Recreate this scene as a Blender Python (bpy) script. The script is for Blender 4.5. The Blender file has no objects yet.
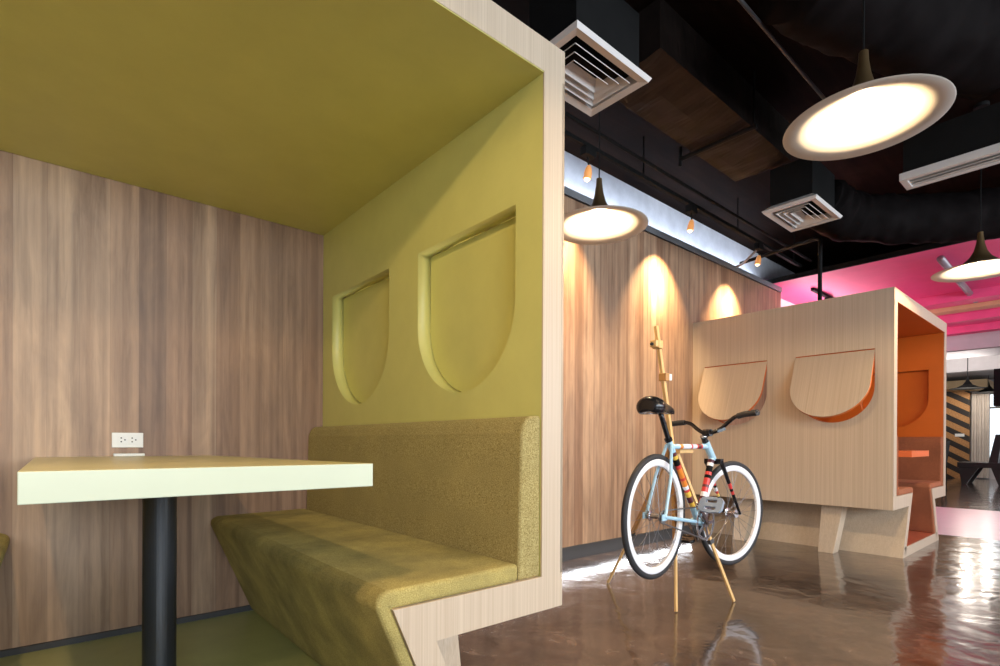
import bpy, bmesh, math, random
from mathutils import Vector, Matrix, noise
random.seed(7)
SC = bpy.context.scene
COL = SC.collection
PI = math.pi

# ------------------------------------------------------------------ camera, world, large lights, exposure
cam_d = bpy.data.cameras.new('camera')
cam = bpy.data.objects.new('camera', cam_d); COL.objects.link(cam)
cam_d.sensor_width = 36.0
cam_d.lens = 36.0 * 529.84 / 1000.0
cam_d.shift_y = (444.35 - 333.0) / 1000.0
cam_d.clip_start = 0.03
cam.matrix_world = (Matrix.Translation((0, 0, .92)) @ Matrix.Rotation(math.radians(-40.544), 4, 'Z')
                    @ Matrix.Rotation(math.radians(90 - .152), 4, 'X') @ Matrix.Rotation(math.radians(.287), 4, 'Z'))
SC.camera = cam

W = bpy.data.worlds.new('sky'); SC.world = W; W.use_nodes = True
bg = W.node_tree.nodes['Background']
bg.inputs[0].default_value = (.86, .93, 1, 1); bg.inputs[1].default_value = 1.6

def light(name, kind, loc, power, color, parent=None, rot=None, aim=None, **kw):
    d = bpy.data.lights.new(name, kind); d.energy = power; d.color = color
    for k, v in kw.items(): setattr(d, k, v)
    o = bpy.data.objects.new(name, d); COL.objects.link(o)
    o.location = loc
    if aim is not None: o.rotation_euler = (Vector(aim)).to_track_quat('-Z', 'Y').to_euler()
    if rot: o.rotation_euler = rot
    if parent: o.parent = parent
    return o
# daylight of the tall windows in the wall behind the photographer
light('window_daylight', 'AREA', (-.6, -4.85, 1.9), 270, (.80, .90, 1.0), aim=(0, 1, 0), shape='RECTANGLE', size=4.0, size_y=1.5)
light('window_daylight', 'AREA', (4.6, -4.85, 1.9), 280, (.82, .91, 1.0), aim=(0, 1, 0), shape='RECTANGLE', size=4.0, size_y=1.5)
light('window_daylight', 'AREA', (9.6, -4.85, 1.9), 110, (.92, .96, 1.0), aim=(0, 1, 0), shape='RECTANGLE', size=5, size_y=1.5)
# cool strip in the cove on top of the timber panelling
light('cove_strip', 'AREA', (4.3, 2.885, 2.90), 22, (.72, .82, 1.0), aim=(0, .35, 1), shape='RECTANGLE', size=4.9, size_y=.03)
light('skirting_strip', 'AREA', (3.1, 2.78, .115), 7, (.90, .94, 1.0), aim=(0, -1, -.6), shape='RECTANGLE', size=3.6, size_y=.04)
light('cove_strip_pink', 'AREA', (9.6, 2.74, 2.52), 36, (1, .72, .80), aim=(0, -.35, 1), shape='RECTANGLE', size=5.0, size_y=.04)
vs = SC.view_settings
vs.view_transform = 'Standard'; vs.look = 'None'; vs.exposure = 0.0; vs.gamma = 1.0; vs.use_curve_mapping = False
SC.cycles.max_bounces = 8
SC.cycles.sample_clamp_indirect = 6.0

# ------------------------------------------------------------------ materials
def new_mat(name):
    m = bpy.data.materials.new(name); m.use_nodes = True
    nt = m.node_tree; b = nt.nodes['Principled BSDF']
    return m, nt, b
def N(nt, t, **kw):
    n = nt.nodes.new(t)
    for k, v in kw.items(): setattr(n, k, v)
    return n
def coords(nt, scale, rot=(0, 0, 0)):
    tc = N(nt, 'ShaderNodeTexCoord'); mp = N(nt, 'ShaderNodeMapping')
    mp.inputs['Scale'].default_value = scale; mp.inputs['Rotation'].default_value = rot
    nt.links.new(tc.outputs['Object'], mp.inputs['Vector'])
    return mp.outputs['Vector']
def ramp(nt, fac, stops):
    r = N(nt, 'ShaderNodeValToRGB')
    els = r.color_ramp.elements
    while len(els) < len(stops): els.new(.5)
    for e, (p, c) in zip(els, stops): e.position = p; e.color = (*c, 1)
    nt.links.new(fac, r.inputs['Fac'])
    return r.outputs['Color']
def tex(nt, vec, scale=1.0, detail=4, rough=.6, dist=0.0):
    n = N(nt, 'ShaderNodeTexNoise')
    n.inputs['Scale'].default_value = scale; n.inputs['Detail'].default_value = detail
    n.inputs['Roughness'].default_value = rough; n.inputs['Distortion'].default_value = dist
    nt.links.new(vec, n.inputs['Vector'])
    return n.outputs['Fac']
def bump(nt, b, h, strength, distance=.01):
    n = N(nt, 'ShaderNodeBump'); n.inputs['Strength'].default_value = strength; n.inputs['Distance'].default_value = distance
    nt.links.new(h, n.inputs['Height']); nt.links.new(n.outputs['Normal'], b.inputs['Normal'])
def mixc(nt, fac, a, b_, mode='MIX'):
    n = N(nt, 'ShaderNodeMix', data_type='RGBA', blend_type=mode)
    if isinstance(fac, float): n.inputs[0].default_value = fac
    else: nt.links.new(fac, n.inputs[0])
    for v, i in ((a, 6), (b_, 7)):
        if isinstance(v, tuple): n.inputs[i].default_value = (*v, 1)
        else: nt.links.new(v, n.inputs[i])
    return n.outputs[2]
def math_n(nt, op, a, b_=None):
    n = N(nt, 'ShaderNodeMath', operation=op)
    for v, i in ((a, 0), (b_, 1)):
        if v is None: continue
        if isinstance(v, (int, float)): n.inputs[i].default_value = v
        else: nt.links.new(v, n.inputs[i])
    return n.outputs[0]

def paint(name, c, rough=.5, metal=0.0, var=.06, spec=.5):
    m, nt, b = new_mat(name)
    f = tex(nt, coords(nt, (6, 6, 6)), 1.0, 5)
    lo = tuple(max(0, x * (1 - var)) for x in c); hi = tuple(min(1, x * (1 + var)) for x in c)
    nt.links.new(ramp(nt, f, [(.3, lo), (.7, hi)]), b.inputs['Base Color'])
    b.inputs['Roughness'].default_value = rough; b.inputs['Metallic'].default_value = metal
    b.inputs['Specular IOR Level'].default_value = spec
    return m
def emit(name, c, s):
    m, nt, b = new_mat(name)
    b.inputs['Base Color'].default_value = (*c, 1)
    b.inputs['Emission Color'].default_value = (*c, 1); b.inputs['Emission Strength'].default_value = s
    return m
def laminate(name, lo, hi):
    m, nt, b = new_mat(name)
    f = tex(nt, coords(nt, (210, 210, 1.1)), 1.0, 3, .55)
    g = tex(nt, coords(nt, (45, 45, .35)), 1.0, 2, .5)
    s = math_n(nt, 'ADD', math_n(nt, 'MULTIPLY', f, .7), math_n(nt, 'MULTIPLY', g, .3))
    nt.links.new(ramp(nt, s, [(.3, lo), (.66, hi)]), b.inputs['Base Color'])
    b.inputs['Roughness'].default_value = .42
    bump(nt, b, f, .05, .002)
    return m
def planks(name):
    m, nt, b = new_mat(name)
    tc = N(nt, 'ShaderNodeTexCoord'); sp = N(nt, 'ShaderNodeSeparateXYZ')
    nt.links.new(tc.outputs['Object'], sp.inputs[0])
    ux = math_n(nt, 'DIVIDE', sp.outputs['X'], .103)
    cell = math_n(nt, 'FLOOR', ux); fr = math_n(nt, 'FRACT', ux)
    def wn(off):
        n = N(nt, 'ShaderNodeTexWhiteNoise', noise_dimensions='1D')
        nt.links.new(math_n(nt, 'ADD', cell, off), n.inputs['W'])
        return n.outputs['Value']
    w1, w2 = wn(.5), wn(77.5)
    # shift the grain per plank
    cb = N(nt, 'ShaderNodeCombineXYZ')
    nt.links.new(math_n(nt, 'ADD', math_n(nt, 'MULTIPLY', sp.outputs['X'], 22), math_n(nt, 'MULTIPLY', w1, 91)), cb.inputs[0])
    nt.links.new(math_n(nt, 'MULTIPLY', w2, 55), cb.inputs[1])
    nt.links.new(math_n(nt, 'MULTIPLY', sp.outputs['Z'], 1.7), cb.inputs[2])
    grain = tex(nt, cb.outputs[0], 1.0, 6, .62, .6)
    fine = tex(nt, coords(nt, (240, 1, 7)), 1.0, 2, .5)
    cloud = tex(nt, coords(nt, (7, 1, 1.7)), 1.0, 4, .6, .8)
    base = ramp(nt, w1, [(0, (.25, .15, .095)), (.35, (.41, .27, .175)), (.7, (.33, .20, .125)), (1, (.50, .35, .235))])
    g = ramp(nt, grain, [(.25, (.55, .50, .47)), (.5, (.95, .93, .92)), (.75, (1.14, 1.11, 1.08))])
    c = mixc(nt, .85, base, g, 'MULTIPLY')
    c = mixc(nt, .5, c, ramp(nt, cloud, [(.3, (.50, .46, .45)), (.65, (1.15, 1.12, 1.07))]), 'MULTIPLY')
    c = mixc(nt, .22, c, ramp(nt, fine, [(.3, (.7, .68, .66)), (.7, (1.1, 1.1, 1.1))]), 'MULTIPLY')
    strip = tex(nt, coords(nt, (30, 1, .22)), 1.0, 2, .5)
    c = mixc(nt, .6, c, ramp(nt, strip, [(.33, (.62, .55, .50)), (.5, (.98, .97, .96)), (.66, (1.22, 1.2, 1.16))]), 'MULTIPLY')
    edge = math_n(nt, 'MINIMUM', fr, math_n(nt, 'SUBTRACT', 1.0, fr))
    seam = math_n(nt, 'LESS_THAN', edge, .012)
    c = mixc(nt, math_n(nt, 'MULTIPLY', seam, .22), c, (.1, .06, .04))
    nt.links.new(c, b.inputs['Base Color'])
    b.inputs['Roughness'].default_value = .48
    bump(nt, b, grain, .08, .003)
    return m
def fabric(name, lo, hi, mottle=.25):
    m, nt, b = new_mat(name)
    wv = tex(nt, coords(nt, (260, 260, 340)), 1.0, 2, .7)
    cl = tex(nt, coords(nt, (5, 5, 5)), 1.0, 4, .6)
    c = ramp(nt, wv, [(.32, lo), (.68, hi)])
    c = mixc(nt, mottle, c, ramp(nt, cl, [(.35, (.45, .45, .45)), (.65, (1.25, 1.2, 1.1))]), 'MULTIPLY')
    nt.links.new(c, b.inputs['Base Color'])
    b.inputs['Roughness'].default_value = .9; b.inputs['Specular IOR Level'].default_value = .15
    b.inputs['Sheen Weight'].default_value = .25; b.inputs['Sheen Tint'].default_value = (*hi, 1)
    bump(nt, b, wv, .35, .003)
    return m
def floor_mat():
    m, nt, b = new_mat('polished brown concrete')
    v = coords(nt, (1.1, 1.1, 1.1))
    a = tex(nt, v, 1.0, 8, .68, .7); f = tex(nt, v, 7.0, 6, .7, 1.2)
    s = math_n(nt, 'ADD', math_n(nt, 'MULTIPLY', a, .55), math_n(nt, 'MULTIPLY', f, .45))
    nt.links.new(ramp(nt, s, [(.36, (.026, .019, .017)), (.47, (.060, .043, .037)), (.56, (.112, .077, .060)), (.66, (.23, .165, .125))]), b.inputs['Base Color'])
    nt.links.new(ramp(nt, f, [(.3, (.10, .10, .10)), (.75, (.26, .26, .26))]), b.inputs['Roughness'])
    b.inputs['Coat Weight'].default_value = .6; b.inputs['Coat Roughness'].default_value = .07
    w = tex(nt, v, 3.2, 3, .5, .4)
    n = N(nt, 'ShaderNodeBump'); n.inputs['Strength'].default_value = .22; n.inputs['Distance'].default_value = .03
    nt.links.new(w, n.inputs['Height'])
    nt.links.new(n.outputs['Normal'], b.inputs['Normal']); nt.links.new(n.outputs['Normal'], b.inputs['Coat Normal'])
    return m
def ceiling_mat():
    m, nt, b = new_mat('dark brown painted concrete')
    a = tex(nt, coords(nt, (1.2, 3.5, 1)), 1.0, 6, .65, .5)
    br = tex(nt, coords(nt, (.6, 14, 1)), 1.0, 2, .5)
    s = math_n(nt, 'ADD', math_n(nt, 'MULTIPLY', a, .7), math_n(nt, 'MULTIPLY', br, .3))
    nt.links.new(ramp(nt, s, [(.35, (.003, .0017, .0014)), (.52, (.009, .0045, .003)), (.70, (.022, .011, .008))]), b.inputs['Base Color'])
    b.inputs['Roughness'].default_value = .6; b.inputs['Specular IOR Level'].default_value = .02
    bump(nt, b, s, .3, .02)
    return m
def stripes():
    m, nt, b = new_mat('diagonal tan and black boards')
    tc = N(nt, 'ShaderNodeTexCoord'); sp = N(nt, 'ShaderNodeSeparateXYZ')
    nt.links.new(tc.outputs['Object'], sp.inputs[0])
    d = math_n(nt, 'ADD', math_n(nt, 'MULTIPLY', sp.outputs['Y'], -.62), sp.outputs['Z'])
    fr = math_n(nt, 'FRACT', math_n(nt, 'DIVIDE', d, .335))
    s = math_n(nt, 'LESS_THAN', fr, .48)
    g = tex(nt, coords(nt, (3, 30, 30)), 1.0, 3)
    tan = ramp(nt, g, [(.3, (.36, .17, .06)), (.7, (.52, .27, .10))])
    nt.links.new(mixc(nt, s, tan, (.022, .017, .015)), b.inputs['Base Color'])
    b.inputs['Roughness'].default_value = .5
    return m

M = {}
M['laminate'] = laminate('pale oak laminate', (.49, .375, .26), (.635, .515, .385))
M['planks'] = planks('brown timber planks')
M['green'] = paint('olive green lacquer', (.64, .605, .20), .42, var=.04)
M['green_floor'] = paint('green vinyl', (.42, .43, .17), .3, var=.08)
M['lime'] = paint('pale lime laminate', (.57, .62, .47), .28, var=.02)
M['lime_top'] = paint('yellow green tabletop', (.66, .58, .27), .28, var=.02)  # yellower colour for the upper face of the lime table
M['olive_fabric'] = fabric('olive woven fabric', (.21, .155, .045), (.52, .43, .19), .15)
M['olive_suede'] = fabric('mottled olive velour', (.28, .225, .07), (.48, .40, .16), .7)
M['orange'] = paint('orange lacquer', (.56, .115, .010), .42, var=.04)
M['orange_floor'] = paint('rust vinyl', (.50, .13, .07), .35, var=.08)
M['rust_fabric'] = fabric('rust woven fabric', (.19, .06, .028), (.37, .135, .068), .3)
M['red_lam'] = paint('orange red laminate', (.85, .19, .06), .3, var=.02)
M['tan_fabric'] = fabric('rust seat fabric', (.24, .078, .040), (.44, .17, .088), .3)
M['floor'] = floor_mat()
M['ceiling'] = ceiling_mat()
M['black'] = paint('matt black', (.006, .006, .006), .7, var=.2, spec=.15)
M['black_metal'] = paint('black powder coat', (.018, .02, .024), .35, var=.1)
M['duct'] = paint('black foil wrap', (.007, .0055, .0055), .7, var=.3, spec=.03)
M['duct_wrap'] = paint('dark brown duct wrap', (.0095, .0062, .005), .6, var=.5, spec=.12)
M['grey'] = paint('dark grey skirting', (.045, .045, .048), .5)
M['trim'] = paint('grey aluminium trim', (.22, .23, .25), .45, .2)
M['white'] = paint('white plastic', (.82, .82, .80), .35, var=.02)
M['wall_white'] = paint('rough white plaster', (.72, .74, .78), .85, var=.12)
M['diffuser'] = paint('white enamelled metal', (.66, .63, .60), .4, var=.03)
M['pink'] = paint('pink surface', (.74, .085, .235), .5, var=.05)  # one even pink for the lowered ceiling, its beams and the wall
M['pink_floor'] = paint('pale pink floor paint', (.68, .57, .63), .28, var=.05)
M['grey_wall'] = paint('pale grey plaster', (.50, .47, .47), .8)
M['brass'] = paint('dark brass', (.20, .13, .06), .35, .75)
M['shade_in'] = paint('white enamel', (.62, .58, .52), .4, var=.01)
M['bulb'] = emit('glowing bulb', (1, .86, .62), 8)
M['spot_lens'] = emit('glowing spot lens', (1, .66, .36), 5)
M['spot_glass'] = emit('lit amber glass', (.80, .34, .10), .55)
M['blue'] = paint('pale blue bike paint', (.42, .66, .82), .3, var=.02)
M['red'] = paint('red', (.65, .05, .045), .35); M['orange_p'] = paint('orange', (.80, .25, .03), .35)
M['yellow'] = paint('yellow', (.85, .55, .08), .35); M['maroon'] = paint('maroon', (.10, .018, .03), .35)
M['white_p'] = paint('white gloss', (.85, .85, .88), .3, var=.02)
M['rubber'] = paint('black rubber', (.025, .025, .028), .7, var=.15)
M['gloss_black'] = paint('gloss black', (.010, .010, .012), .22)
M['chrome'] = paint('polished steel', (.62, .62, .64), .22, 1.0)
M['spoke'] = paint('spoke steel', (.22, .22, .23), .35, .9)
M['pedal'] = paint('blue grey plastic', (.30, .36, .45), .25, var=.05)
M['bamboo'] = paint('blond wood', (.74, .46, .18), .45, var=.15)
M['bamboo_dark'] = paint('amber wood', (.46, .23, .07), .45, var=.15)
M['conduit'] = paint('galvanised conduit', (.30, .29, .31), .4, .5)
M['stripes'] = stripes()
M['curtain'] = paint('pale curtain', (.66, .60, .54), .9)
M['dark_wood'] = paint('black stained wood', (.02, .017, .016), .4)
M['tan_wood'] = paint('tan timber', (.60, .42, .22), .5)
gm, gnt, gb = new_mat('window glass')
gb.inputs['Transmission Weight'].default_value = 1; gb.inputs['Roughness'].default_value = 0; gb.inputs['IOR'].default_value = 1.1
gf = tex(gnt, coords(gnt, (2, 2, 2)), 1.0, 2)
gnt.links.new(ramp(gnt, gf, [(0, (.96, .98, .98)), (1, (1, 1, 1))]), gb.inputs['Base Color'])
M['glass'] = gm

# ------------------------------------------------------------------ mesh helpers
class MB:
    def __init__(s): s.bm = bmesh.new(); s.mi = 0
    def face(s, vs):
        try:
            f = s.bm.faces.new(vs); f.material_index = s.mi; return f
        except ValueError: return None
    def box(s, x0, x1, y0, y1, z0, z1):
        v = [s.bm.verts.new(p) for p in ((x0,y0,z0),(x1,y0,z0),(x1,y1,z0),(x0,y1,z0),(x0,y0,z1),(x1,y0,z1),(x1,y1,z1),(x0,y1,z1))]
        for q in ((0,3,2,1),(4,5,6,7),(0,1,5,4),(1,2,6,5),(2,3,7,6),(3,0,4,7)): s.face([v[i] for i in q])
        return s
    def prism(s, poly, a, b, fn):
        """poly: 2D points; fn(u, v, t) -> xyz; extruded from t = a to b"""
        A = [s.bm.verts.new(fn(u, v, a)) for u, v in poly]; B = [s.bm.verts.new(fn(u, v, b)) for u, v in poly]
        n = len(poly); s.face(A[::-1]); s.face(B)
        for i in range(n): s.face([A[i], A[(i+1) % n], B[(i+1) % n], B[i]])
        return s
    def loft(s, rings, closed=False, caps=True):
        R = [[s.bm.verts.new(p) for p in r] for r in rings]
        n = len(R[0]); m = len(R)
        for i in range(m if closed else m - 1):
            for j in range(n): s.face([R[i][j], R[i][(j+1) % n], R[(i+1) % m][(j+1) % n], R[(i+1) % m][j]])
        if caps and not closed: s.face(R[0][::-1]); s.face(R[-1])
        return s
    def tube(s, pts, r, n=10, wob=None):
        pts = [Vector(p) for p in pts]; rings = []
        up = None
        for i, p in enumerate(pts):
            t = (pts[min(i+1, len(pts)-1)] - pts[max(i-1, 0)]).normalized()
            if up is None:
                up = t.orthogonal().normalized()
            else:
                up = (up - t * up.dot(t)).normalized()
            sd = t.cross(up); rr = r[i] if isinstance(r, (list, tuple)) else r
            ring = []
            for k in range(n):
                a = 2*PI*k/n; q = rr * (wob(i, a) if wob else 1)
                ring.append(p + up*math.cos(a)*q + sd*math.sin(a)*q)
            rings.append(ring)
        return s.loft(rings)
    def bands(s, p0, p1, r0, r1, segs, n=12):
        """tapered tube whose stretches carry their own material; segs = [(t_end, slot)]"""
        p0, p1 = Vector(p0), Vector(p1); t = (p1-p0).normalized(); up = t.orthogonal().normalized(); sd = t.cross(up)
        cuts = [0] + [e for e, _ in segs]
        R = []
        for c in cuts:
            r = r0 + (r1-r0)*c; R.append([s.bm.verts.new(p0.lerp(p1, c) + (up*math.cos(2*PI*k/n) + sd*math.sin(2*PI*k/n))*r) for k in range(n)])
        for i, (_, m) in enumerate(segs):
            s.mi = m
            for k in range(n): s.face([R[i][k], R[i][(k+1) % n], R[i+1][(k+1) % n], R[i+1][k]])
        s.mi = segs[0][1]; s.face(R[0][::-1]); s.mi = segs[-1][1]; s.face(R[-1]); s.mi = 0
        return s
    def lathe(s, prof, c=(0,0,0), axis=(0,0,1), n=32, closed=False):
        c = Vector(c); ax = Vector(axis).normalized(); u = ax.orthogonal().normalized(); v = ax.cross(u)
        rings = [[c + ax*h + (u*math.cos(2*PI*k/n) + v*math.sin(2*PI*k/n))*r for k in range(n)] for r, h in prof]
        return s.loft(rings, closed=closed)
    def ball(s, c, r, sc=(1,1,1)):
        m = Matrix.Translation(c) @ Matrix.Diagonal((*sc, 1))
        bmesh.ops.create_uvsphere(s.bm, u_segments=20, v_segments=12, radius=r, matrix=m); return s
    def obox(s, p0, p1, w, h, up=(0, 0, 1)):
        """bar from p0 to p1, w wide, h thick"""
        p0, p1 = Vector(p0), Vector(p1); t = (p1-p0).normalized(); sd = t.cross(Vector(up)).normalized(); u = sd.cross(t)
        f = lambda p: [p + sd*a*w/2 + u*b*h/2 for a, b in ((-1,-1),(1,-1),(1,1),(-1,1))]
        return s.loft([f(p0), f(p1)])
    def build(s, name, mats, parent=None, origin=None, bevel=0, smooth=False, seg=2):
        bmesh.ops.recalc_face_normals(s.bm, faces=s.bm.faces)
        if origin is not None: bmesh.ops.translate(s.bm, verts=s.bm.verts, vec=-Vector(origin))
        me = bpy.data.meshes.new(name); s.bm.to_mesh(me); s.bm.free()
        for m in (mats if isinstance(mats, list) else [mats]): me.materials.append(M[m])
        o = bpy.data.objects.new(name, me); COL.objects.link(o)
        if parent: o.parent = parent
        elif origin is not None: o.location = origin
        if smooth:
            for p in me.polygons: p.use_smooth = True
        if bevel:
            b = o.modifiers.new('bevel', 'BEVEL'); b.width = bevel; b.segments = seg; b.limit_method = 'ANGLE'; b.angle_limit = math.radians(28)
            b.harden_normals = False
        return o

def tag(o, label=None, cat=None, group=None, kind=None):
    if label: o['label'] = label
    if cat: o['category'] = cat
    if group: o['group'] = group
    if kind: o['kind'] = kind
    return o
def thing(name, label, cat, loc, group=None, rz=0):
    o = bpy.data.objects.new(name, None); COL.objects.link(o); o.location = loc; o.rotation_euler = (0, 0, rz)
    o.empty_display_size = .1
    return tag(o, label, cat, group)
def copy_tree(o, parent=None):
    c = o.copy(); COL.objects.link(c)
    if parent: c.parent = parent
    for ch in list(o.children): copy_tree(ch, c)
    return c
def struct(name, mb, mat, label, cat, **kw):
    return tag(mb.build(name, mat, origin=(0, 0, 0), **kw), label, cat, kind='structure')
def curve_panel(outline, holes, a, b, fn):
    """flat outline with holes, extruded from a to b, as an MB in the frame fn(u, v, t)"""
    cu = bpy.data.curves.new('outline', 'CURVE'); cu.dimensions = '2D'; cu.fill_mode = 'BOTH'; cu.extrude = .5
    for pl in [outline] + holes:
        sp = cu.splines.new('POLY'); sp.points.add(len(pl)-1); sp.use_cyclic_u = True
        for q, (u, v) in zip(sp.points, pl): q.co = (u, v, 0, 1)
    tmp = bpy.data.objects.new('outline', cu); COL.objects.link(tmp)
    dg = bpy.context.evaluated_depsgraph_get(); dg.update()
    me = bpy.data.meshes.new_from_object(tmp.evaluated_get(dg))
    mb = MB(); mb.bm.from_mesh(me)
    bmesh.ops.remove_doubles(mb.bm, verts=mb.bm.verts, dist=1e-5)
    for v in mb.bm.verts: v.co = Vector(fn(v.co.x, v.co.y, a if v.co.z < 0 else b))
    bpy.data.objects.remove(tmp); bpy.data.curves.remove(cu); bpy.data.meshes.remove(me)
    return mb

# ------------------------------------------------------------------ the room
WY = 2.8202
XE = 7.12
CEIL = 3.36
struct('floor', MB().box(-4.2, 22, -5, 6, -.1, 0), 'floor', 'glossy mottled brown polished concrete floor', 'floor')
struct('floor_inlay', MB().box(7.0, 10.1, -5, 2.9, -.05, .0015), 'pink_floor', 'pale pink painted band of floor beyond the orange booth', 'floor')
struct('ceiling', MB().box(-4.2, 12.4, -5, 3.1, CEIL, CEIL+.15), 'ceiling', 'dark brown concrete ceiling over the booths', 'ceiling')
struct('ceiling_far', MB().box(12.4, 22, -5, 6, 3.3, 3.5), 'grey_wall', 'pale grey ceiling of the far room', 'ceiling')
struct('ceiling_soffit', MB().box(6.85, 12.4, -5, 3.02, 2.917, 2.96), 'pink', 'pink lowered ceiling past the orange booth', 'ceiling')
struct('trim_5', MB().box(6.83, 6.85, -5, 3.02, 2.915, 2.975), 'black', 'dark edge strip of the pink lowered ceiling', 'trim')
struct('wall_back', MB().box(-4.2, XE, WY, WY+.1, 0, 2.86), 'planks', 'brown vertical timber plank wall behind both booths', 'wall')
struct('wall_upper', MB().box(-4.2, 12.4, 3.02, 3.12, 0, CEIL), 'wall_white', 'white plaster band of wall above the timber planks, lit by cool cove light', 'wall')
struct('trim_1', MB().box(-4.2, XE, WY-.012, WY+.03, 2.86, 2.917).box(-4.2, XE, WY, WY+.1, 2.85, 2.872), 'trim', 'grey metal trim capping the timber plank wall', 'trim')
struct('wall_pink', MB().box(XE, 12.4, WY, WY+.1, 0, 2.6), 'pink', 'pink wall beyond the timber planks', 'wall')
struct('baseboard_back', MB().box(-4.2, 12.4, WY-.014, WY+.02, 0, .105), 'grey', 'dark grey skirting strip at the foot of the timber wall', 'baseboard')
struct('wall_left', MB().box(-4.3, -4.2, -5, 3.1, 0, CEIL), 'grey_wall', 'grey side wall out of view', 'wall')
w = MB()
for x0, x1 in ((-4.2, -2.7), (1.5, 2.5), (6.7, 7.0), (12.2, 22)): w.box(x0, x1, -5.15, -5.02, 0, CEIL)
w.box(-4.2, 22, -5.15, -5.02, 0, 1.1); w.box(-4.2, 22, -5.15, -5.02, 2.68, CEIL)
struct('wall_front', w, 'grey_wall', 'grey window wall behind the photographer', 'wall')
# far wall with its window
FX = 19.6
w = MB().box(FX, FX+.15, 2.36, 6, 0, 3.4).box(FX, FX+.15, -5, 2.36, 2.36, 3.4).box(FX, FX+.15, -5, 2.36, 0, .42).box(FX, FX+.15, -5, .2, .42, 2.36)
struct('wall_right', w, 'grey_wall', 'pale far wall around the bright window', 'wall')
wf = MB()
for z in (.42, 1.93, 2.32): wf.box(FX+.02, FX+.09, .2, 2.36, z, z+.045)
for y in (.2, 1.25, 2.315): wf.box(FX+.02, FX+.09, y, y+.045, .42, 2.36)
wo = struct('window_1', wf, 'grey', 'bright far window behind the black lounge chair', 'window')
MB().box(FX+.05, FX+.056, .2, 2.36, .42, 2.36).build('pane', 'glass', wo)
struct('wall_end', MB().box(12.4, FX+.2, 5.9, 6.0, 0, 3.4), 'grey_wall', 'grey side wall of the far room', 'wall')
struct('wall_return', MB().box(12.3, 12.4, WY, 6, 0, 3.4), 'grey_wall', 'grey return wall at the end of the pink section', 'wall')
struct('trim_2', MB().box(12.4, 12.55, -5, 6, 2.62, 3.3), 'grey_wall', 'pale beam at the start of the far room', 'trim')
struct('trim_3', MB().box(18.2, FX, 2.2, 6, 2.42, 2.62), 'tan_wood', 'tan timber bulkhead above the striped panel', 'trim')
struct('trim_4', MB().box(17.0, FX, .6, 6, 2.72, 3.1), 'grey_wall', 'pale grey bulkhead in the far room', 'trim')
# pink beams across the lowered ceiling
for i, (x, h, m, lb) in enumerate(((9.0, .12, 'pink', 'deep pink beam, nearest of those beyond the orange booth'), (9.9, .06, 'tan_wood', 'tan timber batten between pink beams'),
                                   (10.5, .12, 'pink', 'deep pink beam after the tan batten'), (11.6, .12, 'pink', 'farthest deep pink beam before the grey far room'))):
    o = struct('trim_%d' % (6+i), MB().box(x, x+.22, -4, WY, 2.917-h, 2.9165), m, lb, 'beam')

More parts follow.
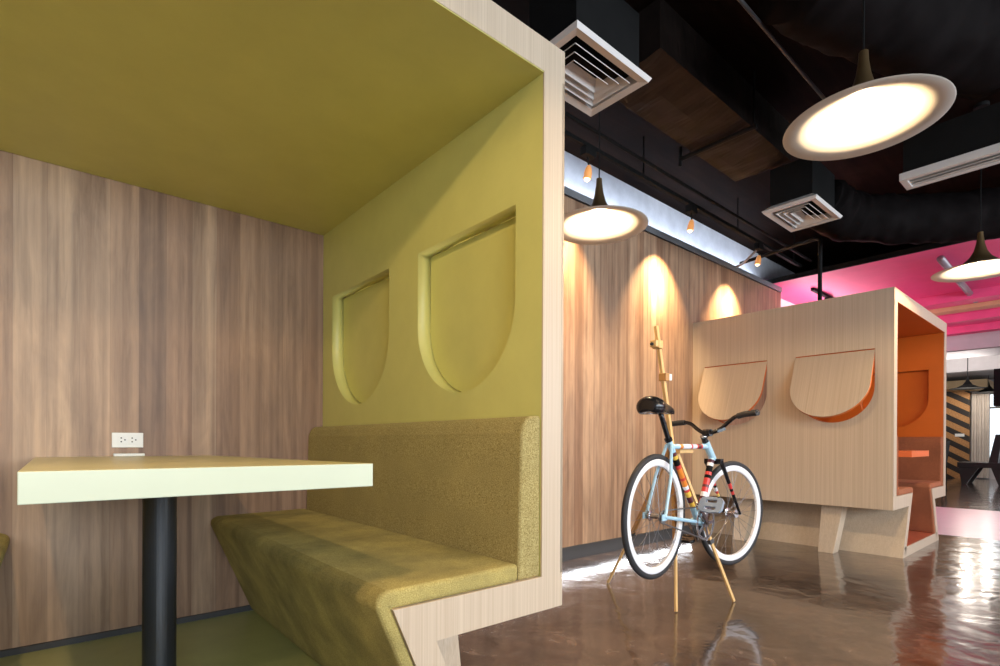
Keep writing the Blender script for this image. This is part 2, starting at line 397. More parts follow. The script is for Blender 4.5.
# ------------------------------------------------------------------ booths
DEP = 1.682
F = 1.1354
TH = .0905
def u_shape(y0, y1, zt, zb, ins=0.0):
    """flat top, round bottom"""
    y0 += ins; y1 -= ins; zt -= ins; zb += ins
    R = (y1-y0)/2; cy = (y0+y1)/2; pts = [(y1, zt), (y0, zt)]
    rz = R * .97
    for k in range(25):
        a = PI + PI*k/24
        pts.append((cy + R*math.cos(a), zb + rz + rz*math.sin(a)))
    return pts
NICHES = [(1.261-F, 1.849-F), (2.088-F, 2.694-F)]
NT, NB = 1.685, 1.103
def make_booth(cx, hw, pal, label, flap_tilt):
    root = thing('seating_booth', label, 'booth', (cx, F, 0))
    lin, cush, seatf, flr = pal
    P = lambda s, o: s*(hw-o)
    for s in (1, -1):
        prof = [(0, .4117), (.471, .4117), (.293, 0), (.375, 0), (.5955, .5152), (0, .5152)]
        MB().prism(prof, 0, DEP, lambda u, v, t: (P(s, u), t, v)).build('bench_frame', 'laminate', root)
        holes = [u_shape(a, b, NT, NB) for a, b in NICHES]
        rect = [(0, .5152), (DEP, .5152), (DEP, 2.0445), (0, 2.0445)]
        wp = curve_panel(rect, holes, 0, .010, lambda u, v, t: (P(s, t), u, v))
        wp.box(min(P(s, .010), P(s, TH)), max(P(s, .010), P(s, TH)), 0, .006, .5152, 2.0445)
        wp.build('side_panel', 'laminate', root)
        rect2 = [(.006, .5152), (DEP, .5152), (DEP, 2.0445), (.006, 2.0445)]
        curve_panel(rect2, holes, .010, TH, lambda u, v, t: (P(s, t), u, v)).build('side_lining', lin, root)
        for a, b in NICHES:
            us = u_shape(a, b, NT, NB, .002)
            # hinged at its straight top edge; verts relative to the hinge
            uw = [(y, min(z, NT-.010)) for y, z in us]
            hz = NT-.010
            fl = MB().prism([(y, z-hz) for y, z in uw], .0, .006, lambda u, v, t: (-s*t, u, v)).build('flap', 'laminate', root, bevel=0)
            fl.location = (P(s, .001), 0, hz)
            MB().prism([(y, z-hz) for y, z in us], .006, .030, lambda u, v, t: (-s*t, u, v)).build('flap_lining', lin, fl)
            ang = math.radians(flap_tilt if s < 0 else 0)
            fl.rotation_euler = (0, ang, 0)
        # upholstery
        sp = [(.182, .5152), (.5955, .5152), (.409, .080), (.450, .080), (.640, .530), (.632, .553), (.608, .563), (.182, .567)]
        MB().prism(sp, .004, DEP, lambda u, v, t: (P(s, u), t, v)).build('seat_cushion', seatf, root, bevel=.012, seg=3)
        bp = [(TH, .5152), (.181, .5152), (.170, .95), (.158, .985), (.140, 1.0), (TH, 1.004)]
        MB().prism(bp, .006, DEP, lambda u, v, t: (P(s, u), t, v)).build('back_cushion', cush, root, bevel=.010, seg=3)
        for y0 in (.38, 1.13):
            lp = [(y0, .4115), (y0+.165, .4115), (y0+.165, 0), (y0+.05, 0)]
            lg = MB().prism(lp, .145, .275, lambda u, v, t: (P(s, t - .20*(.4117-v)), u, v))
            lg.build('leg', 'laminate', root, bevel=.002)
    MB().box(-hw, hw, 0, DEP, 2.0445, 2.1441).build('top_panel', 'laminate', root)
    MB().box(-hw+TH, hw-TH, .002, DEP, 2.042, 2.0445).build('top_lining', lin, root)
    MB().box(-hw+.293+.08, hw-.293-.08, 0, DEP, 0, .066).box(-hw+.35, hw-.35, 0, .008, .066, .0795).build('floor_panel', 'laminate', root)
    MB().box(-hw+.40, hw-.40, .008, DEP, .066, .080).build('floor_lining', flr, root)
    return root
make_booth(.2424, .9885, ('green', 'olive_fabric', 'olive_suede', 'green_floor'),
           'large pale oak booth in the foreground with olive green lining and olive cushions', 0)
make_booth(5.9275, .95, ('orange', 'rust_fabric', 'tan_fabric', 'orange_floor'),
           'pale oak booth in the background with orange lining and two flaps tilted open', 22)

def make_table(cx, lam, lam2, label):
    root = thing('booth_table', label, 'table', (cx, 2.0, .08))
    o = (cx, 2.0, .08)
    tt = MB()
    tt.mi = 0; tt.prism([(1.15, .816), (WY-.003, .800), (WY-.003, .854), (1.15, .870)], cx-.312, cx+.312, lambda u, v, t: (t, u, v))
    for f in tt.bm.faces:
        f.normal_update()
        if sum(v.co.z for v in f.verts)/len(f.verts) > .86: f.material_index = 1
    tt.build('tabletop', [lam, lam2], root, origin=o, bevel=.0015)
    MB().lathe([(.047, .088), (.047, .796)], (cx, 2.0, 0), n=40).build('leg', 'black_metal', root, origin=o, smooth=False)
    MB().lathe([(.0, .08), (.20, .08), (.20, .088), (.06, .096), (0, .096)], (cx, 2.0, 0), n=40).build('base_plate', 'black_metal', root, origin=o)
    MB().box(cx-.14, cx+.14, 1.86, 2.14, .794, .8062).build('bracket', 'black_metal', root, origin=o)
    return root
make_table(.276, 'lime', 'lime_top', 'pale lime table with thick edge and black post in the green booth')
make_table(5.92, 'red_lam', 'red_lam', 'orange red table inside the orange booth')

# power outlet on the timber wall, cable outlet on the table
oz = (.268, WY, .924)
r = thing('power_outlet', 'white double power outlet on the timber wall above the lime table', 'outlet', oz)
x0, _, z0 = .212, 0, .892; x1, z1 = .325, .9565
MB().box(x0, x1, WY-.009, WY+.001, z0, z1).build('plate', 'white', r, origin=oz, bevel=.002)
for cx in (.25, .289):
    MB().box(cx-.017, cx+.017, WY-.0115, WY-.0088, z0+.014, z1-.014).build('socket', 'white', r, origin=oz, bevel=.0015)
    h = MB()
    for dx, dz in ((-.005, .009), (-.005, -.007), (.008, .001)):
        h.lathe([(.0032, 0), (.0032, .0012)], (cx+dx, WY-.0112, (z0+z1)/2+dz), axis=(0, -1, 0), n=10)
    h.build('pin_hole', 'grey', r, origin=oz)
oz = (.272, WY-.03, .8545)
r = tag(MB().box(.216, .328, WY-.035, WY-.004, .8545, .8665).build('cable_outlet', 'white', origin=oz, bevel=.003),
        'flat white cable outlet on the lime table against the timber wall', 'outlet')

# ------------------------------------------------------------------ bicycle
BY = 1.55
bo = (2.36, BY, .225)
bike = thing('bicycle', 'pale blue single speed bicycle with white rims hung on the wooden stand', 'bicycle', bo)
def wheel(name, c, R, steer, nsp=28):
    c = Vector(c); ax = Vector((math.sin(steer), math.cos(steer), 0))   # axle direction
    k = R/.32
    rim = MB().lathe([(.259*k, -.007), (.266*k, -.011), (.288*k, -.012), (.296*k, -.009), (.296*k, .009), (.288*k, .012), (.266*k, .011), (.259*k, .007)], (0,0,0), ax, 64, closed=True)
    rim = rim.build(name, 'white_p', bike, smooth=False); rim.location = c - Vector(bo)
    rim['label'] = 'wheel with deep white rim'
    prof = [(.305*k + .0165*math.cos(a), .0145*math.sin(a)) for a in [2*PI*i/12 for i in range(12)]]
    MB().lathe(prof, (0,0,0), ax, 64, closed=True).build('tire', 'rubber', rim, smooth=True)
    MB().lathe([(.006, -.062), (.006, -.034), (.026, -.034), (.026, -.028), (.014, -.024), (.014, .024), (.026, .028), (.026, .034), (.006, .034), (.006, .062)], (0,0,0), ax, 20).build('hub', 'chrome', rim)
    first = {}
    u = ax.orthogonal().normalized(); u = Vector((0, 0, 1)); v = ax.cross(u)
    for i in range(nsp):
        a = 2*PI*i/nsp; sd = 1 if i % 2 else -1; off = .55 if (i//2) % 2 else -.55
        p0 = (u*math.cos(a+off) + v*math.sin(a+off))*.024 + ax*.028*sd
        p1 = (u*math.cos(a) + v*math.sin(a))*.261*k
        MB().tube([p0, p1], .0011, 5).build('spoke', 'spoke', rim)
    return rim
rear = Vector((2.382, BY, .547)); front = Vector((3.205, BY, .497))
wheel('rear_wheel', rear, .32, math.radians(-5))
ST = math.radians(8)
wheel('front_wheel', front, .319, ST)
bb = Vector((2.805, BY, .478)); sc_ = Vector((2.508, BY, .925)); ht = Vector((2.885, BY, .931)); hb = Vector((2.966, BY, .835))
fr = MB()
# slots: 0 blue 1 red 2 orange 3 yellow 4 white 5 maroon 6 black
fr.bands(sc_ + (sc_-bb).normalized()*.02, bb, .0165, .0165, [(.14, 0), (.18, 5), (.22, 3), (.29, 6), (.33, 1), (.44, 2), (.47, 1), (.54, 2), (.58, 4), (.61, 1), (.67, 3), (.74, 5), (.80, 3), (1, 0)])
fr.bands(hb + (ht-hb)*.1, bb, .0185, .0185, [(.05, 0), (.10, 5), (.15, 4), (.24, 6), (.29, 1), (.34, 6), (.44, 1), (.48, 5), (.55, 1), (.62, 4), (.66, 5), (.72, 1), (.80, 5), (1, 0)])
fr.bands(sc_ + Vector((.005, 0, -.02)), ht + Vector((.008, 0, -.025)), .0145, .0145, [(.22, 0), (.30, 2), (.52, 4), (.56, 1), (.68, 4), (.72, 1), (.80, 5), (.84, 1), (1, 0)])
fr.bands(hb - (ht-hb)*.05, ht + (ht-hb)*.02, .021, .021, [(1, 0)])
for sd in (-1, 1):
    fr.tube([sc_ + Vector((-.005, .014*sd, -.01)), sc_.lerp(rear, .45) + Vector((0, .045*sd, 0)), rear + Vector((0, .056*sd, 0))], .0085, 8)
    fr.tube([bb + Vector((-.01, .018*sd, 0)), bb.lerp(rear, .3) + Vector((0, .046*sd, 0)), rear + Vector((0, .056*sd, 0))], .010, 8)
    fr.box(rear.x-.03, rear.x+.014, BY+.056*sd-.003, BY+.056*sd+.003, rear.z-.016, rear.z+.016)
fr.lathe([(.021, -.036), (.021, .036)], bb, (0, 1, 0), 16)
fo = fr.build('frame', ['blue', 'red', 'orange_p', 'yellow', 'white_p', 'maroon', 'black'], bike, origin=bo)
# fork
fk = MB(); fax = Vector((math.sin(ST), math.cos(ST), 0)); crown = hb - (ht-hb).normalized()*.022
fk.obox(crown - fax*.055, crown + fax*.055, .028, .03)
for sd in (-1, 1):
    top = crown + fax*.050*sd; end = front + fax*.056*sd
    fk.bands(top, end, .0125, .008, [(.36, 0), (.46, 1), (.50, 0), (.57, 4), (.62, 1), (.68, 3), (1, 0)] if sd > 0 else [(.40, 0), (.50, 1), (.55, 0), (.61, 1), (1, 0)])
fk.build('fork', ['gloss_black', 'red', 'orange_p', 'yellow', 'white_p'], bike, origin=bo)
# seat post and saddle
spd = (sc_-bb).normalized()
MB().tube([sc_ - spd*.02, sc_ + spd*.02, Vector((2.435, BY, 1.055)), Vector((2.418, BY, 1.085))], .0135, 12).build('seat_post', 'gloss_black', bike, origin=bo, smooth=True)
MB().lathe([(.0205, 0), (.0205, .016)], sc_ + spd*.012, spd, 16).build('seat_clamp', 'gloss_black', bike, origin=bo)
secs = [(-.152, .034, .030, .0), (-.138, .066, .046, .002), (-.10, .080, .054, .002), (-.05, .070, .050, .0), (.0, .046, .040, -.002), (.06, .025, .030, -.006), (.12, .019, .024, -.012), (.150, .014, .018, -.018), (.158, .006, .008, -.022)]
rings = []
for x, hw, h, dz in secs:
    ring = []
    for k in range(16):
        a = 2*PI*k/16; yy = hw*math.cos(a); zz = h*math.sin(a)
        if zz < 0: zz *= 1.1 if abs(math.cos(a)) > .6 else .6
        ring.append(Vector((2.410+x*.85, BY+yy, 1.107+dz+zz*1.08)))
    rings.append(ring)
so = MB().loft(rings).build('saddle', 'gloss_black', bike, origin=bo, smooth=True)
sub = so.modifiers.new('smooth', 'SUBSURF'); sub.levels = 1; sub.render_levels = 1
for sd in (-1, 1):
    MB().tube([(2.30, BY+.03*sd, 1.085), (2.36, BY+.022*sd, 1.075), (2.45, BY+.02*sd, 1.077), (2.51, BY+.008*sd, 1.09)], .0035, 6).build('saddle_rail', 'chrome', so, origin=bo)
# cockpit
stem = Vector((2.905, BY, .985))
MB().tube([ht, ht + (ht-hb)*.25, stem + Vector((-.006, 0, -.012))], [.019, .018, .014], 12).lathe([(.021, -.024), (.021, .024)], stem, fax, 14).build('stem', 'gloss_black', bike, origin=bo)
MB().ball(ht + (ht-hb)*.32, .02, (1, 1, .6)).build('headset_cap', 'chrome', bike, origin=bo, smooth=True)
bar = [(2.858, 1.245, 1.088), (2.885, 1.33, 1.083), (2.905, 1.385, 1.072), (2.922, 1.43, 1.048), (2.922, 1.475, 1.010), (2.908, 1.515, .988), stem, (2.912, 1.585, .988), (2.930, 1.63, 1.010), (2.952, 1.68, 1.040), (2.960, 1.725, 1.050), (2.960, 1.77, 1.048), (2.956, 1.855, 1.040)]
def smooth_path(pts, n=5):
    pts = [Vector(p) for p in pts]; out = []
    for i in range(len(pts)-1):
        a, b, c, d = pts[max(i-1, 0)], pts[i], pts[i+1], pts[min(i+2, len(pts)-1)]
        for k in range(n):
            t = k/n
            out.append(.5*((2*b) + (c-a)*t + (2*a-5*b+4*c-d)*t*t + (3*b-a-3*c+d)*t**3))
    return out + [pts[-1]]
MB().tube(smooth_path(bar), .0115, 10).build('handlebar', 'gloss_black', bike, origin=bo, smooth=True)
MB().tube([bar[0], bar[1], Vector(bar[2]).lerp(Vector(bar[1]), .3)], .0165, 12).build('grip', 'rubber', bike, origin=bo, smooth=False)
MB().tube([bar[-1], bar[-2], Vector(bar[-3])], .0165, 12).build('grip', 'rubber', bike, origin=bo, smooth=False)
MB().obox((2.895, 1.485, .99), (2.925, 1.455, 1.008), .012, .016).build('brake_clamp', 'gloss_black', bike, origin=bo)
# crankset
cy = BY-.045
ring = MB().lathe([(.098, -.002), (.098, .002), (.082, .002), (.082, -.002)], (bb.x, cy, bb.z), (0, 1, 0), 40, closed=True)
for k in range(5):
    a = 2*PI*k/5; ring.obox((bb.x, cy, bb.z), (bb.x + .086*math.cos(a), cy, bb.z + .086*math.sin(a)), .004, .018, up=(-math.sin(a), 0, math.cos(a)))
ring.lathe([(.026, -.005), (.026, .005)], (bb.x, cy, bb.z), (0, 1, 0), 18)
co = ring.build('chainring', 'chrome', bike, origin=bo)
pn = Vector((2.672, BY-.07, .597)); pf = Vector((2.925, BY+.07, .350))
MB().obox((bb.x, BY-.058, bb.z), pn, .014, .024, up=(1, 0, 1)).build('crank_arm', 'chrome', bike, origin=bo, bevel=.003)
MB().obox((bb.x, BY+.058, bb.z), pf, .014, .024, up=(1, 0, 1)).build('crank_arm', 'chrome', bike, origin=bo, bevel=.003)
def pedal(c, sd, mat, ang):
    d = Vector((math.cos(ang), 0, math.sin(ang))); nrm = Vector((-math.sin(ang), 0, math.cos(ang))); y = Vector((0, sd, 0))
    out = [(-.040, .012), (-.026, 0), (.026, 0), (.040, .012), (.046, .065), (.040, .118), (.026, .13), (-.026, .13), (-.040, .118), (-.046, .065)]
    hol = [[(-.028, .035), (-.012, .035), (-.012, .095), (-.028, .095)], [(.012, .035), (.028, .035), (.028, .095), (.012, .095)]]
    mb = curve_panel(out, hol, -.009, .009, lambda u, v, t: c + d*u + y*(v+.012) + nrm*t)
    o = mb.build('pedal', mat, bike, origin=bo, bevel=.002)
    MB().tube([c, c + y*.135], .007, 8).build('pedal_axle', 'chrome', o, origin=bo)
pedal(pn, -1, 'pedal', math.radians(62))
pedal(pf, 1, 'gloss_black', math.radians(15))
ch = MB(); cr = .094; rr = .032; path = []
for k in range(13):
    a = PI/2 - PI*k/12; path.append((bb.x + cr*math.cos(a), cy, bb.z + cr*math.sin(a)))
for k in range(13):
    a = -PI/2 - PI*k/12; path.append((rear.x + rr*math.cos(a), cy, rear.z + rr*math.sin(a)))
path.append(path[0])
ch.tube(path, .0038, 6).build('chain', 'spoke', bike, origin=bo)
MB().lathe([(.032, -.002), (.032, .002)], (rear.x, cy, rear.z), (0, 1, 0), 20).build('sprocket', 'spoke', bike, origin=bo)

# ------------------------------------------------------------------ stand
apex = Vector((2.686, 1.628, .902))
sto = (2.72, 1.70, 0)
stand = thing('bicycle_stand', 'blond wooden easel stand with three splayed legs holding the bicycle', 'stand', sto)
feet = [Vector((2.814, 2.187, .0)), Vector((2.612, 1.568, .0)), Vector((3.045, 1.455, .0))]
for i, f in enumerate(feet):
    mid = apex.lerp(f, .60); top = apex + Vector(((-.008, .02, -.01), (.0, .012, -.03), (.015, .004, -.01))[i])
    lg = MB().obox(top, mid, .030 if i < 2 else .02, .018, up=(0, 1, .2)).build('leg', 'bamboo_dark' if i < 2 else 'bamboo', stand, origin=sto, bevel=.002)
    dv = (f-mid).normalized()
    MB().obox(mid - dv*.09, f + dv*0 + Vector((0, 0, .004)), .019, .012, up=(0, 1, .2)).build('leg_extension', 'bamboo', lg, origin=sto, bevel=.002)
    MB().obox(mid - dv*.012, mid + dv*.012, .034, .022, up=(0, 1, .2)).build('leg_clamp', 'grey', lg, origin=sto)
mtop = Vector((2.606, 1.70, 1.583)); mb_ = Vector((2.70, 1.64, .84))
MB().obox(mb_, mtop, .022, .020, up=(0, 1, 0)).build('mast', 'bamboo', stand, origin=sto, bevel=.002)
md = (mtop-mb_).normalized()
def on_mast(z): return mb_ + md*((z-mb_.z)/md.z)
for z, sd in ((1.475, -1), (1.295, 1)):
    c = on_mast(z)
    c = c + Vector((-.018 if sd < 0 else .004, 0, 0))
    pg = MB().box(c.x-.02, c.x+.02, c.y-.028, c.y+.018, c.z-.022, c.z+.022).build('cradle_block', 'bamboo_dark' if sd > 0 else 'bamboo', stand, origin=sto, bevel=.003)
    a = c.x + sd*.02; b = c.x + sd*.048
    MB().box(min(a, b), max(a, b), c.y-.026, c.y+.014, c.z-.017, c.z+.02).build('cradle_arm', 'bamboo' if sd < 0 else 'white', pg, origin=sto, bevel=.003)
    MB().lathe([(.009, 0), (.009, .012)], (b, c.y-.004, c.z-.002), (sd, 0, 0), 12).build('rubber_pad', 'rubber', pg, origin=sto)
MB().box(2.650, 2.79, 1.572, 1.60, .868, .895).box(2.660, 2.70, 1.60, 1.64, .86, .915).build('frame_clamp', 'bamboo', stand, origin=sto, bevel=.002)

# ------------------------------------------------------------------ pendant lamps
def make_pendant(loc, label, power=46):
    r = thing('pendant_lamp', label, 'lamp', loc, 'witch hat pendant lamps over the floor')
    prof = [(.016, .275), (.018, .24), (.025, .19), (.038, .14), (.062, .095), (.105, .055), (.165, .028), (.215, .010), (.276, 0)]
    n = 64
    MB().lathe(prof, n=n).build('shade', 'brass', r, smooth=True)
    # remove the caps the lathe closed: the shade is an open hat
    sh = r.children[0].me if False else r.children[0]
    bm = bmesh.new(); bm.from_mesh(sh.data)
    bmesh.ops.delete(bm, geom=[f for f in bm.faces if len(f.verts) > 4], context='FACES'); bm.to_mesh(sh.data); bm.free()
    inn = [(max(.01, a-.002), b-.004) for a, b in prof[3:-1]] + [(.272, -.003), (.276, -.0005)]
    li = MB().lathe(inn, n=n).build('shade_lining', 'shade_in', r, smooth=True)
    bm = bmesh.new(); bm.from_mesh(li.data)
    bmesh.ops.delete(bm, geom=[f for f in bm.faces if len(f.verts) > 4], context='FACES'); bm.to_mesh(li.data); bm.free()
    MB().tube([(0, 0, .27), (0, 0, CEIL-loc[2]-.02)], .0035, 8).build('cord', 'black', r)
    MB().lathe([(.045, CEIL-loc[2]-.025), (.045, CEIL-loc[2])], n=20).build('ceiling_rose', 'black', r)
    MB().lathe([(.016, .11), (.016, .17)], n=16).build('lamp_holder', 'black', r)
    MB().ball((0, 0, .085), .030, (1, 1, 1.1)).build('bulb', 'bulb', r, smooth=True)
    light('pendant_light', 'POINT', (0, 0, .045), power, (1, .73, .43), r, shadow_soft_size=.025)
    return r
make_pendant((2.41, .655, 2.172), 'large glowing pendant lamp at upper right, nearest to the camera')
make_pendant((2.42, 1.96, 2.172), 'glowing pendant lamp hanging beside the edge of the green booth')
make_pendant((5.08, .655, 2.172), 'glowing pendant lamp cut by the right edge, over the orange booth front')
for q in ((-.24, .655, 2.172), (-.24, -.655, 2.172), (-2.90, .655, 2.172), (2.42, -.655, 2.172)):
    make_pendant(q, 'pendant lamp out of view beside or behind the camera')

# ------------------------------------------------------------------ track with three spots
to = (4.3, 2.47, 3.04)
bdo = (3.3, 1.81, 3.03)
bd = MB(); rings = []
for k in range(48):
    x = 2.48 + 1.72*k/47; q = []
    for (y, z) in ((1.60, 3.03), (1.70, 3.025), (1.81, 3.022), (1.92, 3.025), (2.02, 3.03), (2.02, 3.16), (2.02, 3.30), (1.60, 3.30), (1.60, 3.16)):
        j = .010*noise.noise(Vector((x*9, y*7, z*7))); q.append((x, y+j, z+j*1.4))
    rings.append(q)
tag(bd.loft(rings).build('box_duct', 'duct_wrap', origin=bdo), 'black wrapped box duct on the ceiling, carried by the hooked bracket', 'duct')
tr = thing('lighting_track', 'long black lighting track under the dark ceiling along the timber wall', 'track', to)
MB().box(1.0, 6.8, 2.455, 2.485, 3.02, 3.05).build('rail', 'black', tr, origin=to)
for x in (1.6, 3.6, 5.2, 6.6): MB().tube([(x, 2.47, 3.05), (x, 2.47, CEIL)], .006, 8).build('hanger', 'black', tr, origin=to)
co_ = tag(MB().tube([(1.0, 2.36, 3.07), (6.8, 2.36, 3.07)], .014, 10).build('conduit_pipe', 'black', origin=(4.3, 2.36, 3.07)), 'thin black conduit running alongside the lighting track', 'pipe')
labs = ['track spotlight nearest the green booth, above the pendant lamp', 'middle track spotlight of the three on the black track', 'track spotlight nearest the orange booth']
for x, lb in zip((2.925, 4.325, 5.675), labs):
    o = (x, 2.47, 3.02)
    r = thing('track_spotlight', lb, 'spotlight', o, 'spotlights on the black track')
    MB().box(-.055, .055, -.028, .028, -.06, .0).build('adapter', 'black', r, bevel=.003)
    MB().tube([(0, 0, -.06), (0, 0, -.10), (.012, .0, -.125)], .006, 8).build('arm', 'black', r)
    h = MB().lathe([(.012, .05), (.022, .03), (.028, .0), (.028, -.040), (.024, -.040), (.0, -.02)], (.014, .012, -.165), Vector((0, -.18, 1)), 20)
    h.build('lamp_head', 'spot_glass', r, smooth=False)
    MB().ball((.014, .020, -.20), .021, (1, 1, 1.1)).build('lens', 'spot_lens', r, smooth=True)
    light('track_beam', 'SPOT', (.014, .022, -.222), 360, (1, .68, .36), r, aim=(0, .60, -1), spot_size=math.radians(84), spot_blend=.75, shadow_soft_size=.012)
    light('track_core', 'SPOT', (.014, .022, -.222), 560, (1, .74, .45), r, aim=(0, .80, -1), spot_size=math.radians(34), spot_blend=.8, shadow_soft_size=.012)

# ------------------------------------------------------------------ air diffusers
def frustum_ring(mb, cx, cy, a0, b0, z0, a1, b1, z1):
    q = lambda a, b, z: [Vector((cx+sx*a, cy+sy*b, z)) for sx, sy in ((-1,-1),(1,-1),(1,1),(-1,1))]
    R0, R1 = q(a0, b0, z0), q(a1, b1, z1)
    A = [mb.bm.verts.new(p) for p in R0]; B = [mb.bm.verts.new(p) for p in R1]
    for i in range(4): mb.face([A[i], A[(i+1) % 4], B[(i+1) % 4], B[i]])
def make_diffuser(c, label, hx=.277, hy=.194):
    r = thing('air_diffuser', label, 'vent', c, 'square ceiling air diffusers')
    fm = MB()
    frustum_ring(fm, 0, 0, hx, hy, .02, hx-.012, hy-.012, 0); frustum_ring(fm, 0, 0, hx-.012, hy-.012, 0, hx-.05, hy-.05, .006)
    frustum_ring(fm, 0, 0, hx-.05, hy-.05, .006, hx-.05, hy-.05, .06); frustum_ring(fm, 0, 0, hx, hy, .02, hx-.05, hy-.05, .06)
    fm.build('flange', 'diffuser', r)
    for k in range(4):
        a = hx-.075-.038*k; b = hy-.075-.038*k
        if b < .01: break
        lv = MB(); frustum_ring(lv, 0, 0, a, b, .002, max(a-.036, .02), max(b-.036, .004), .04)
        o = lv.build('louvre', 'diffuser', r); s = o.modifiers.new('thick', 'SOLIDIFY'); s.thickness = .003
    MB().box(-hx+.045, hx-.045, -hy+.045, hy-.045, .06, .34).build('plenum_box', 'black', r)
    return r
make_diffuser((1.985, 1.70, 2.70), 'white louvred air diffuser beside the top corner of the green booth')
make_diffuser((4.48, 1.618, 2.70), 'white louvred air diffuser in front of the black duct')
lo = (4.47, -.083, 2.70)
r = thing('linear_vent', 'long narrow white air vent at the right edge beneath the dark ceiling', 'vent', lo)
fm = MB()
for x0, x1, y0, y1 in ((-.10, -.07, -1.1, 1.06), (.07, .10, -1.1, 1.06), (-.07, .07, 1.02, 1.06), (-.07, .07, -1.1, -1.06)): fm.box(x0, x1, y0, y1, 0, .05)
fm.build('flange', 'diffuser', r, bevel=.003)
for k in range(3):
    s = MB(); x = -.045+.045*k
    s.prism([(x-.016, .004), (x-.012, .002), (x+.016, .032), (x+.012, .034)], -1.06, 1.02, lambda u, v, t: (u, t, v)).build('louvre', 'diffuser', r)
MB().box(-.09, .09, -1.08, 1.04, .05, .3).build('plenum_box', 'black', r)

# ------------------------------------------------------------------ ducts and pipes
def duct(name, pts, rad, label, seed):
    P = smooth_path(pts, 14); n = 36
    if isinstance(rad, list): rad = (rad + [rad[-1]]*len(P))[:len(P)]
    def wob(i, a):
        p = P[i]
        return 1 + .10*noise.noise(Vector((i*.33+seed, math.cos(a)*1.3, math.sin(a)*1.3))) + .05*noise.noise(Vector((i*.9, math.cos(a)*4, math.sin(a)*4+seed)))
    o = pts[len(pts)//2]
    return tag(MB().tube(P, rad, n, wob).build(name, 'duct', origin=o, smooth=True), label, 'duct')
duct('flexible_duct', [(4.80, 1.59, 2.91), (5.05, 1.50, 2.83), (5.35, 1.24, 2.80), (5.67, .88, 2.79), (5.92, .46, 2.80), (6.04, -.18, 2.82), (6.09, -1.1, 2.84)], [.17]*3+[.19]*200, 'black wrinkled flexible duct winding from the air diffuser towards the right edge', 3)
duct('flexible_duct', [(2.6, .95, 3.10), (3.1, .78, 3.08), (3.6, .58, 3.08), (3.95, .44, 3.09)], .235, 'broad black wrapped duct in the upper right corner above the large pendant', 11)
def pipe(pts, r, mat, label, name='conduit_pipe'):
    return tag(MB().tube(smooth_path(pts, 6) if len(pts) > 2 else pts, r, 10).build(name, mat, origin=pts[0], smooth=True), label, 'pipe')
pipe([(5.93, 2.78, 2.955), (5.6, 2.25, 2.87), (5.34, 1.86, 2.80), (5.29, 1.775, 2.775), (5.285, 1.76, 2.74), (5.285, 1.76, 2.60), (5.285, 1.76, 2.35), (5.285, 1.76, 2.1441)], .018, 'black', 'black conduit bending down onto the roof of the orange booth')
pipe([(5.84, 2.79, 2.90), (5.80, 2.70, 2.90), (5.76, 2.62, 2.93), (5.74, 2.50, 3.0), (5.74, 2.45, 3.02)], .012, 'conduit', 'short grey conduit elbow on the trim behind the orange booth')
pipe([(1.5, 1.165, 3.0), (3.9, 1.165, 3.0)], .009, 'grey', 'thin dark grey conduit across the dark ceiling left of the large pendant')
pipe([(7.1, 1.225, 2.87), (9.5, 1.27, 2.87)], .035, 'conduit', 'grey diagonal conduit under the pink ceiling behind the right pendant')
o = thing('hanging_bracket', 'black pipe bracket with hooked end under the dark ceiling', 'bracket', (3.52, 2.1, 3.0))
MB().tube([(0, 0, 0), (0, -.55, 0)], .016, 8).build('pipe', 'black', o)
MB().tube([(0, 0, .09), (0, 0, -.05)], .012, 8).build('hook', 'black', o)
MB().tube([(0, -.53, .0), (0, -.53, CEIL-3.0)], .008, 8).build('hanger', 'black', o)
# small track with fittings on the pink ceiling
o = thing('lighting_track', 'short black track with small fittings under the pink ceiling', 'track', (8.3, 2.55, 2.88))
MB().box(-.9, .9, -.02, .02, 0, .035).build('rail', 'black', o)
for x in (-.35, .3):
    MB().box(x-.04, x+.04, -.03, .03, -.07, 0).build('fitting', 'black', o)

# ------------------------------------------------------------------ far room
so_ = (19.3, 3.3, 0)
r = thing('striped_panel', 'diagonally striped tan and black panel in the far room', 'panel', so_)
MB().box(19.24, 19.34, 2.68, 4.6, 0, 2.42).build('board', 'stripes', r, origin=(19.3, 2.68, 0)).location = (0, -.62, 0)
MB().box(19.225, 19.24, 2.78, 2.98, 1.16, 1.24).build('sign_plate', 'white', r, origin=so_)
cu = (19.42, 2.4, 0)
pts = []
for k in range(33): pts.append((2.30 + .36*k/32, .03*math.sin(k*1.35)))
rings = [[(19.45+d, y, z) for y, d in pts] + [(19.47+d, y, z) for y, d in reversed(pts)] for z in (.03, 2.40)]
tag(MB().loft(rings).build('curtain', 'curtain', origin=cu), 'pale full length curtain beside the far window', 'curtain')
# lounge chair, facing +Y
lc = (16.85, 2.05, 0)
r = thing('lounge_chair', 'low black wooden lounge chair with tapered legs before the far window', 'chair', lc)
MB().box(16.4, 17.3, 1.35, 2.50, .40, .52).build('seat', 'dark_wood', r, origin=lc, bevel=.006)
MB().prism([(1.80, .50), (1.96, .50), (1.84, 1.17), (1.72, 1.17)], 16.45, 17.25, lambda u, v, t: (t, u, v)).build('backrest', 'dark_wood', r, origin=lc, bevel=.006)
for x in (16.42, 17.18):
    for poly in ([(2.10, .44), (2.48, .44), (2.42, 0), (2.34, 0)], [(1.60, .44), (1.92, .44), (1.78, 0), (1.70, 0)]):
        MB().prism(poly, x, x+.1, lambda u, v, t: (t, u, v)).build('leg', 'dark_wood', r, origin=lc)
cc = (16.3, 2.78, 0)
r = thing('side_chair', 'dark upright chair half hidden behind the orange booth', 'chair', cc)
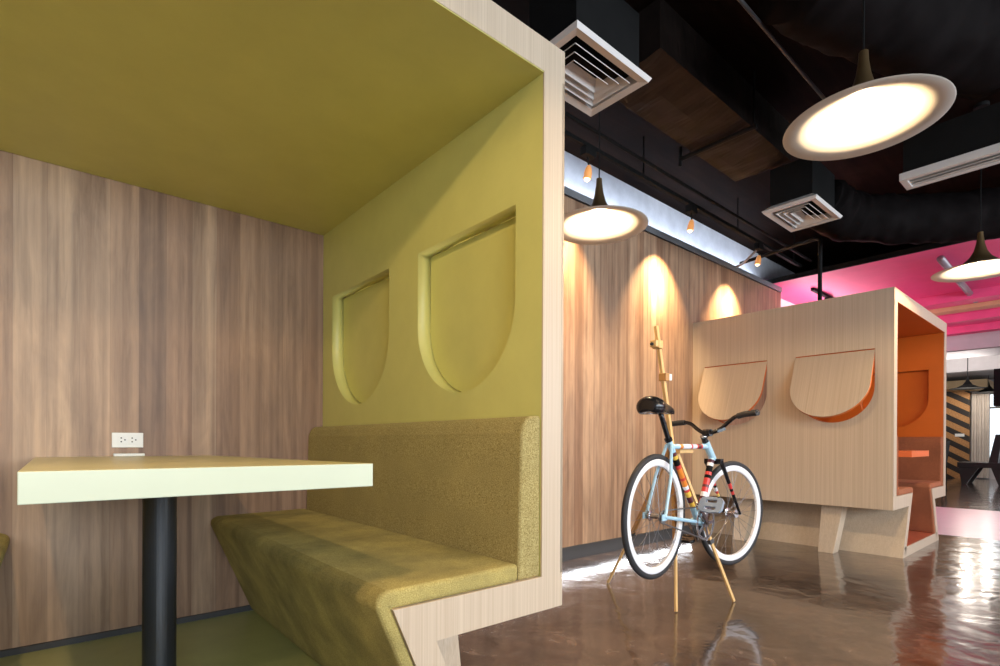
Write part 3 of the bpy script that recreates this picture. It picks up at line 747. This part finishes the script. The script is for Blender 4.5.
MB().box(-.22, .22, -.08, .34, .43, .48).build('seat', 'black', r, bevel=.01)
MB().prism([(-.08, .48), (-.04, .48), (-.10, 1.02), (-.14, 1.02)], -.21, .21, lambda u, v, t: (t, u, v)).build('backrest', 'black', r, bevel=.01)
for sx in (-1, 1):
    for y in (-.06, .32): MB().tube([(sx*.19, y, .43), (sx*.21, y, 0)], .016, 8).build('leg', 'black', r)
def far_pendant(loc, label):
    r = thing('cone_pendant_lamp', label, 'lamp', loc, 'small black cone pendants in the far room')
    MB().lathe([(.02, .26), (.035, .18), (.09, .09), (.2, .03), (.34, 0), (.33, -.004), (.19, .02), (.0, .05)], n=28).build('shade', 'black', r)
    light('cone_light', 'POINT', (0, 0, -.02), 45, (1, .9, .78), r, shadow_soft_size=.05)
    MB().tube([(0, 0, .25), (0, 0, 3.3-loc[2])], .008, 6).build('cord', 'black', r)
far_pendant((16.5, 2.335, 2.26), 'black cone pendant in the far room, left of two')
far_pendant((18.4, 2.20, 2.28), 'black cone pendant in front of the far window, right of two')
o = thing('hanging_speaker', 'black box hanging at the right edge of the far room', 'speaker', (12.9, 1.37, 1.62))
MB().box(-.12, .12, -.12, .09, 0, .66).build('cabinet', 'black', o, bevel=.01)
MB().tube([(0, 0, .66), (0, 0, 1.68)], .012, 8).build('hanger', 'black', o)
tag(MB().tube([(14.6, 1.5, 2.95), (14.6, 3.4, 2.95)], .20, 20).build('round_duct', 'grey_wall', origin=(14.6, 2, 2.95), smooth=True), 'pale round duct under the far room ceiling', 'duct')
pipe([(13.4, .5, 2.78), (13.4, 4.0, 2.78)], .03, 'black', 'dark pipe crossing the far room near its ceiling')

# fill lights added in the pink section and the far room
light('pink_floor_fill', 'SPOT', (8.6, 1.6, 2.86), 70, (1, .86, .93), aim=(0, 0, -1), spot_size=math.radians(120), spot_blend=.6, shadow_soft_size=.08)  # unseen spot added to brighten the pink floor
light('far_ceiling_fill', 'AREA', (15.2, 2.6, 2.45), 70, (1, .93, .88), aim=(0, 0, 1), shape='RECTANGLE', size=3, size_y=2)  # unseen upward panel added to brighten the far room ceiling
